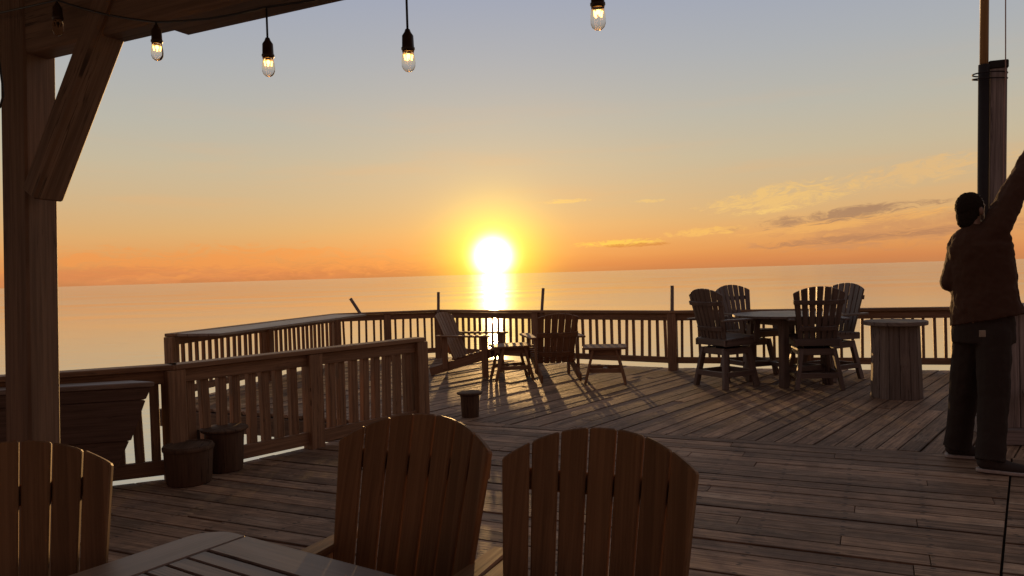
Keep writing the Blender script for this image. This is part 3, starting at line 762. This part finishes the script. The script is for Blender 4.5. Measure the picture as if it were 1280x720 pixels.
# ------------------------------------------------------------------ bin, buckets, trough, cabinet
c = gr(1121, 496); bn_ = thing('wooden_bin', 'weathered grey wooden stave bin with an overhanging lid, right of the tall chairs', 'bin', (c.x, c.y, 0), R(12))
mb = MB(); n = 15
for k in range(n):
    a0, a1 = 2*math.pi*(k+0.02)/n, 2*math.pi*(k+0.98)/n; rb, rt, th = 0.248, 0.228, 0.022
    for_ = lambda r, a, z: Vector((r*math.cos(a), r*math.sin(a), z))
    vs = [for_(rb, a0, 0), for_(rb, a1, 0), for_(rb-th, a1, 0), for_(rb-th, a0, 0), for_(rt, a0, 0.75), for_(rt, a1, 0.75), for_(rt-th, a1, 0.75), for_(rt-th, a0, 0.75)]
    am = (a0+a1)/2; mb.solid(vs, [(3,2,1,0), (4,5,6,7), (0,1,5,4), (1,2,6,5), (2,3,7,6), (3,0,4,7)], Vector((0,0,1)), Vector((-math.sin(am), math.cos(am), 0)), Vector((math.cos(am), math.sin(am), 0)))
mb.build('staves', M['bin'], bn_, None, 0.004)
mb = MB(); rr = 0.305; n = 5; wd = 2*rr/n
disc = [(rr*math.cos(2*math.pi*k/32), rr*math.sin(2*math.pi*k/32)) for k in range(32)]
for k in range(n):
    P = clip(disc, [(-2, -rr+wd*k+0.002), (2, -rr+wd*k+0.002), (2, -rr+wd*(k+1)-0.002), (-2, -rr+wd*(k+1)-0.002)]); mb.prism([(x, y, 0.752) for x, y in P], (0, 0, 0.042), d=(1, 0, 0))
mb.build('lid', M['bin'], bn_, None, 0.006)

def bucket(label, r, h, lid_r, loc):
    root = thing('bucket', label, 'bucket', loc, random.uniform(0, 3), 'small dark buckets by the railings')
    mb = MB(); mb.lathe([(r*0.86, 0.0), (r*0.9, 0.01), (r, h-0.02), (r, h)]+([(r-0.014, h), (r-0.03, 0.05), (0.01, 0.05)] if lid_r < r else []), n=18); mb.build('tub', M['bucket'], root)
    mb = MB()
    if lid_r > r: mb.lathe([(lid_r-0.008, h+0.001), (lid_r, h+0.008), (lid_r, h+0.018), (lid_r-0.006, h+0.022), (0.03, h+0.023)], n=22)
    else: mb.lathe([(r+0.004, h-0.035), (r+0.007, h-0.03), (r+0.007, h-0.012), (r+0.004, h-0.008)], n=22)
    mb.build('lid' if lid_r > r else 'rim', M['bucket'], root)
    return root
c = gr(237, 603); bucket('squat dark bucket without a lid, beside the thick corner post of the near railing', 0.165, 0.27, 0, (c.x, c.y, 0))
c = gr(282, 587); bucket('dark bucket with a wide flat lid, behind the squat one at the near railing', 0.14, 0.295, 0.172, (c.x, c.y, 0))
c = gr(588, 521); bucket('small lidded bucket alone on the open deck, just past the foreground chair', 0.095, 0.225, 0.128, (c.x, c.y, 0))

tr = thing('wooden_trough', 'large dark wooden trough with a flared slanting end, behind the pergola post', 'trough', (-3.0, 4.8, 0))
off = Vector((-3.0, 4.8, 0))
fd = Vector((0.975, 0.22)).normalized(); fnn = Vector((-fd.y, fd.x))
tipB = gr(191, 477, 0.75)
def hull(z, dx_, inset_f, wb):
    t = Vector((tipB.x, tipB.y))-fd*dx_+fnn*inset_f
    l = t-fd*(2.0-dx_); return [(l.x, l.y, z), (t.x, t.y, z), (t.x-fd.x*0.18+fnn.x*wb, t.y-fd.y*0.18+fnn.y*wb, z), (l.x+fnn.x*wb, l.y+fnn.y*wb, z)]
mb = MB()
def loft4(a, c):
    vs = [Vector(p) for p in a+c]
    mb.solid(vs, [(3,2,1,0), (4,5,6,7), (0,1,5,4), (1,2,6,5), (2,3,7,6), (3,0,4,7)], Vector((fd.x, fd.y, 0)), Vector((0,0,1)), Vector((fnn.x, fnn.y, 0)))
loft4(hull(0.36, 0.15, 0.03, 0.10), hull(0.63, 0.045, 0.008, 0.12)); loft4(hull(0.632, 0.045, 0.006, 0.12), hull(0.715, 0.005, 0.0, 0.13))
mb.build('upper_planks', M['trough'], tr, off, 0.006)
mb = MB(); loft4(hull(0.0, 0.34, 0.10, 0.0+0.05), hull(0.358, 0.165, 0.055, 0.08)); mb.build('lower_planks', M['trough'], tr, off, 0.006)
mb = MB(); loft4(hull(0.717, -0.012, -0.012, 0.15), hull(0.75, -0.016, -0.016, 0.16)); mb.build('flat_top', M['ledge'], tr, off, 0.005)

cb = thing('serving_cabinet', 'grey wooden cabinet cut by the right edge, behind the man', 'cabinet', (4.05, 5.75, 0), R(-10))
mb = MB()
for k in range(6): mb.bar((-0.36+0.12*k+0.06, 0, 0.12), (-0.36+0.12*k+0.06, 0, 1.0), 0.116, 0.03, up=(0, 1, 0))
for k in range(4): mb.bar((-0.345, 0.075+0.12*k, 0.12), (-0.345, 0.075+0.12*k, 1.0), 0.03, 0.116, up=(0, 1, 0))
mb.build('panel', M['post'], cb, None, 0.004)
mb = MB(); mb.box((0, 0.23, 1.02), (0.84, 0.58, 0.038)); mb.build('counter_top', M['post'], cb, None, 0.006)
mb = MB(); mb.box((0, 0.20, 0.06), (0.80, 0.56, 0.118)); mb.build('plinth', M['post'], cb, None, 0.005)
mb = MB(); mb.box((0.05, -0.13, 0.40), (0.55, 0.22, 0.03)); 
for x in (-0.15, 0.25): mb.prism([(x, -0.015, 0.384), (x, -0.2, 0.384), (x, -0.015, 0.24)], (0.03, 0, 0), d=(0, 1, 0))
mb.build('shelf', M['post'], cb, None, 0.004)
pt = thing('flower_pot', 'small orange pot on the low shelf at the right edge', 'pot')
pt.location = cb.matrix_basis @ Vector((0.0, -0.13, 0.4152))
mb = MB(); mb.lathe([(0.05, 0), (0.07, 0.10), (0.078, 0.10), (0.078, 0.125), (0.066, 0.125), (0.06, 0.095), (0.01, 0.09)], n=18); mb.build('pot', M['red'], pt)

# ------------------------------------------------------------------ flagpole
FY = 6.4
fb, ft = at(1243, 565, FY), at(1247, 80, FY)
fb = fb-(ft-fb)*(fb.z/(ft.z-fb.z))
fp = thing('flagpole', 'tall flagpole lashed to a weathered grey post behind the man', 'flagpole', fb)
mb = MB(); mb.bar(fb, ft, 0.125, 0.125, up=(math.sin(R(25)), math.cos(R(25)), 0)); mb.build('post', M['post'], fp, fb, 0.012, 2)
mb = MB(); d_ = (ft-fb).normalized(); mb.bar(ft-d_*0.05, ft+d_*0.018, 0.142, 0.142, up=(math.sin(R(25)), math.cos(R(25)), 0)); mb.build('post_cap', M['dark'], fp, fb, 0.008)
t0, t1 = at(1226, 565, FY-0.02), at(1230, 81, FY-0.02); t0 = t0-(t1-t0)*(t0.z/(t1.z-t0.z))
mb = MB(); mb.tube([t0, t1], 0.042, 16); mb.build('sleeve', M['dark'], fp, fb)
dd = (t1-t0).normalized(); u1 = t1+dd*0.003
mb = MB(); mb.tube([u1, u1+dd*4.5], 0.033, 16); mb.build('pole', M['pole'], fp, fb)
for k, z in enumerate((0.075, 0.115)):
    cc = t1-dd*z; ring = []
    for j in range(25):
        a = 2*math.pi*j/24; ring.append(cc+Vector((0.055+0.135*math.cos(a), 0.01+0.09*math.sin(a), 0.012*k*math.sin(a))))
    mb = MB(); mb.tube(ring, 0.006, 6); mb.build('strap', M['dark'], fp, fb)
mb = MB(); mb.tube([at(1255, -200, FY-0.1), at(1257, 0, FY-0.1), at(1257, 90, FY-0.1), at(1255, 130, FY-0.1), at(1254, 230, FY-0.1), at(1253, 330, FY-0.1)], 0.005, 6); mb.build('halyard', M['rope'], fp, fb)

# ------------------------------------------------------------------ the man
PY = 5.2
def fuse(mb, name, mat, parent, off, voxel, smooth=4, wrinkle=0.0, wsize=0.08):
    o = mb.build(name, mat, None, off)
    md = o.modifiers.new('r', 'REMESH'); md.mode = 'VOXEL'; md.voxel_size = voxel; md.use_smooth_shade = True
    md = o.modifiers.new('s', 'SMOOTH'); md.iterations = smooth; md.factor = 0.5
    if wrinkle:
        tx = bpy.data.textures.new(name+'_folds', 'CLOUDS'); tx.noise_scale = wsize; tx.noise_depth = 2
        md = o.modifiers.new('d', 'DISPLACE'); md.texture = tx; md.strength = wrinkle; md.mid_level = 0.5; md.texture_coords = 'LOCAL'
    dg = bpy.context.evaluated_depsgraph_get(); ev = o.evaluated_get(dg)
    me = bpy.data.meshes.new_from_object(ev, depsgraph=dg)
    o.modifiers.clear(); o.data = me
    for p in me.polygons: p.use_smooth = True
    if not me.materials: me.materials.append(mat)
    if parent is not None: o.parent = parent
    return o
feet = gr(1228, 583); off = Vector((feet.x, feet.y, 0))
fw = Vector((0.66, 0.75, 0)).normalized(); lf = Vector((-fw.y, fw.x, 0))        # the way he faces, and his left
pel = at(1229, 402, 5.22); wai = at(1227, 362, 5.22); che = at(1226, 318, 5.22); nk0 = at(1216, 292, 5.20); nk1 = at(1214, 276, 5.21); hd = at(1213, 263, 5.22)
shL = at(1203, 305, 5.30); elL = at(1189, 352, 5.34); wrL = at(1212, 372, 5.50)
shR = at(1244, 286, 5.12); elR = at(1273, 228, 5.12); wrR = at(1302, 168, 5.22)
hpL = at(1214, 410, 5.29); knL = at(1205, 490, 5.36); anL = at(1197, 560, 5.42)
hpR = at(1242, 410, 5.14); knR = at(1242, 495, 5.10); anR = at(1238, 588, 5.02)
anL.z = 0.09; anR.z = 0.09
man_label = 'man in brown shirt and dark trousers, back to us, one arm raised by the flagpole'
# head looks to the right, slightly up
hf = Vector((0.86, 0.36, 0.10)).normalized(); hl = Vector((0,0,1)).cross(hf).normalized(); hu = hf.cross(hl)
HR = Matrix((hf, hl, hu)).transposed()
bdm = MB()
bdm.ellipsoid(hd+hu*0.02, (0.100, 0.078, 0.105), HR); bdm.ellipsoid(hd+hf*0.035-hu*0.045, (0.066, 0.058, 0.072), HR)
bdm.capsule(hd+hf*0.055-hu*0.085, hd+hf*0.085-hu*0.09, 0.032, 0.022)                       # jaw, chin
bdm.capsule(hd+hf*0.098+hu*0.012, hd+hf*0.116-hu*0.028, 0.009, 0.014, 8)                  # nose
bdm.capsule(hd+hf*0.088-hu*0.058-hl*0.02, hd+hf*0.088-hu*0.058+hl*0.02, 0.009, 0.009, 8)  # mouth
for s in (-1, 1):
    bdm.ellipsoid(hd+hl*(s*0.079)-hf*0.002-hu*0.012, (0.018, 0.014, 0.030), HR, 10, 8)       # ears
    bdm.capsule(hd+hf*0.086+hl*(s*0.018)+hu*0.024, hd+hf*0.078+hl*(s*0.046)+hu*0.022, 0.010, 0.009, 8)   # brow
bdm.capsule(nk1+Vector((0,0,0.02)), nk0-Vector((0,0,0.03)), 0.056, 0.062)
for a, c, r0, r1 in ((che, wai, 0.15, 0.135), (wai, pel, 0.135, 0.145), (shL, che, 0.065, 0.12), (shR, che, 0.065, 0.12), (hpL, pel, 0.09, 0.11), (hpR, pel, 0.09, 0.11),
                     (shL, elL, 0.052, 0.042), (elL, wrL, 0.042, 0.029), (shR, elR, 0.052, 0.042), (elR, wrR, 0.042, 0.029),
                     (hpL, knL, 0.085, 0.056), (knL, anL, 0.056, 0.038), (hpR, knR, 0.085, 0.056), (knR, anR, 0.056, 0.038)):
    bdm.capsule(a, c, r0, r1)
def hand(wr, d, pn, flip, curl):
    """palm and five bent fingers: d = the way the hand points, pn = the way the palm faces"""
    d = d.normalized(); pn = (pn-d*pn.dot(d)).normalized(); s = d.cross(pn)*flip
    for k in range(4):
        x = -0.030+0.020*k; bdm.capsule(wr+d*0.01+s*x*0.6, wr+d*0.085+s*x, 0.015, 0.012, 8)
        L = (0.026, 0.031, 0.029, 0.022)[3-k]; p = wr+d*0.088+s*x; a = 0.25
        for j in range(3):
            a += curl; q = p+(d*math.cos(a)+pn*math.sin(a))*L*(1.25-0.2*j); bdm.capsule(p, q, 0.0092-0.0008*j, 0.0086-0.0008*j, 8); p = q
    p = wr+d*0.025+s*0.030; q = p+(d*0.55+s*0.7+pn*0.35).normalized()*0.045; bdm.capsule(p, q, 0.014, 0.011, 8)
    q2 = q+(d*0.8+pn*0.55).normalized()*0.034; bdm.capsule(q, q2, 0.010, 0.0085, 8)
hand(wrR, (wrR-elR), Vector((-0.7, 0.7, 0.0)), 1, 0.55)
hand(wrL, (wrL-elL).normalized()+Vector((0.3, 0.2, 0)), Vector((0.3, -0.3, -0.8)), -1, 0.4)
man = fuse(bdm, 'person', M['skin'], None, off, 0.0055, 5)
man.location = off; man['label'] = man_label; man['category'] = 'person'
# hair: a short cap over the skull
hm = MB(); hm.ellipsoid(hd+hu*0.024-hf*0.006, (0.099, 0.081, 0.103), HR); hm.ellipsoid(hd-hf*0.042-hu*0.035, (0.058, 0.069, 0.075), HR); hm.ellipsoid(hd-hf*0.052-hu*0.072, (0.046, 0.058, 0.048), HR); hm.ellipsoid(hd-hf*0.012-hu*0.01, (0.040, 0.0805, 0.055), HR)
fuse(hm, 'hair', M['hair'], man, off, 0.005, 1, 0.010, 0.012)
# shirt: rings round the trunk, sleeves, collar
jk = MB()
def ring(c, rx, ry, n=24, tilt=0.0):
    return [c+lf*(rx*math.cos(2*math.pi*k/n))+fw*(ry*math.sin(2*math.pi*k/n))+Vector((0,0,tilt*math.cos(2*math.pi*k/n))) for k in range(n)]
jk.rings([ring(at(1234, 400, 5.21), 0.225, 0.170, tilt=-0.045), ring(at(1233, 390, 5.21), 0.216, 0.164, tilt=-0.03), ring(at(1232, 380, 5.21), 0.208, 0.158), ring(at(1229, 355, 5.21), 0.192, 0.145), ring(at(1227, 330, 5.21), 0.190, 0.146),
          ring(at(1225, 308, 5.21), 0.200, 0.150), ring(at(1223, 294, 5.21), 0.165, 0.12), ring(at(1219, 287, 5.205), 0.10, 0.085)])
jk.capsule(shL, che, 0.085, 0.14); jk.capsule(shR, che, 0.088, 0.14); jk.capsule(nk0+Vector((0,0,0.018)), nk0-Vector((0,0,0.05)), 0.070, 0.10)
jk.capsule(shL, shL.lerp(elL, 0.5), 0.082, 0.076); jk.capsule(shL.lerp(elL, 0.5), elL, 0.076, 0.072); jk.capsule(elL, elL.lerp(wrL, 0.9), 0.070, 0.050)
jk.capsule(shR, shR.lerp(elR, 0.5), 0.092, 0.084); jk.capsule(shR.lerp(elR, 0.5), elR, 0.084, 0.074); jk.capsule(elR, elR.lerp(wrR, 0.88), 0.072, 0.050)
jk.capsule(shR+Vector((0.02, 0, -0.05)), at(1258, 350, 5.16), 0.075, 0.07)
fuse(jk, 'shirt', M['jacket'], man, off, 0.009, 4, 0.022, 0.06)
tz = MB()
tz.rings([ring(at(1229, 370, 5.22), 0.17, 0.13), ring(at(1229, 388, 5.22), 0.178, 0.138), ring(at(1229, 405, 5.22), 0.19, 0.145), ring(at(1229, 428, 5.22), 0.19, 0.14)])
for h, k, a in ((hpL, knL, anL), (hpR, knR, anR)):
    kk = (k-a); a2 = a+Vector((0, 0, -0.015))
    tz.capsule(h+Vector((0,0,-0.02)), k, 0.108, 0.096); tz.tube([k, k.lerp(a2, 0.5), a2.lerp(k, 0.06), a2+Vector((0,0,0.0))], [0.094, 0.086, 0.088, 0.094], 16)
fuse(tz, 'trousers', M['trouser'], man, off, 0.009, 4, 0.014, 0.08)
pp = at(1228, 417, 5.02); pq = MB(); pq.bar(pp+Vector((-0.019, 0.004, 0)), pp+Vector((0.019, -0.004, 0)), 0.006, 0.044); pq.build('pocket_patch', M['patch'], man, off, 0.002)
for an, fd_ in ((anL, Vector((0.9, -0.43, 0)).normalized()), (anR, Vector((0.82, -0.57, 0)).normalized())):
    g = Vector((an.x, an.y, 0)); sd = Vector((-fd_.y, fd_.x, 0)); sh = MB()
    sh.capsule(g-fd_*0.035+Vector((0,0,0.062)), g+fd_*0.08+Vector((0,0,0.055)), 0.044, 0.042); sh.capsule(g+fd_*0.07+Vector((0,0,0.05)), g+fd_*0.175+Vector((0,0,0.040)), 0.042, 0.034)
    sh.capsule(g+Vector((0,0,0.07)), g+Vector((0,0,0.12)), 0.05, 0.052)
    fuse(sh, 'shoe', M['shoe'], man, off, 0.007, 3)
    so = MB(); P = []
    for t, w in ((-0.082, 0.018), (-0.07, 0.036), (-0.03, 0.045), (0.04, 0.041), (0.11, 0.050), (0.165, 0.047), (0.20, 0.032), (0.215, 0.012)): P.append((t, w))
    poly = [g+fd_*t+sd*w for t, w in P]+[g+fd_*t-sd*w for t, w in P[::-1]]
    so.prism([(p.x, p.y, 0.004) for p in poly], (0, 0, 0.022), d=fd_); so.build('sole', M['sole'], man, off, 0.006, 2)
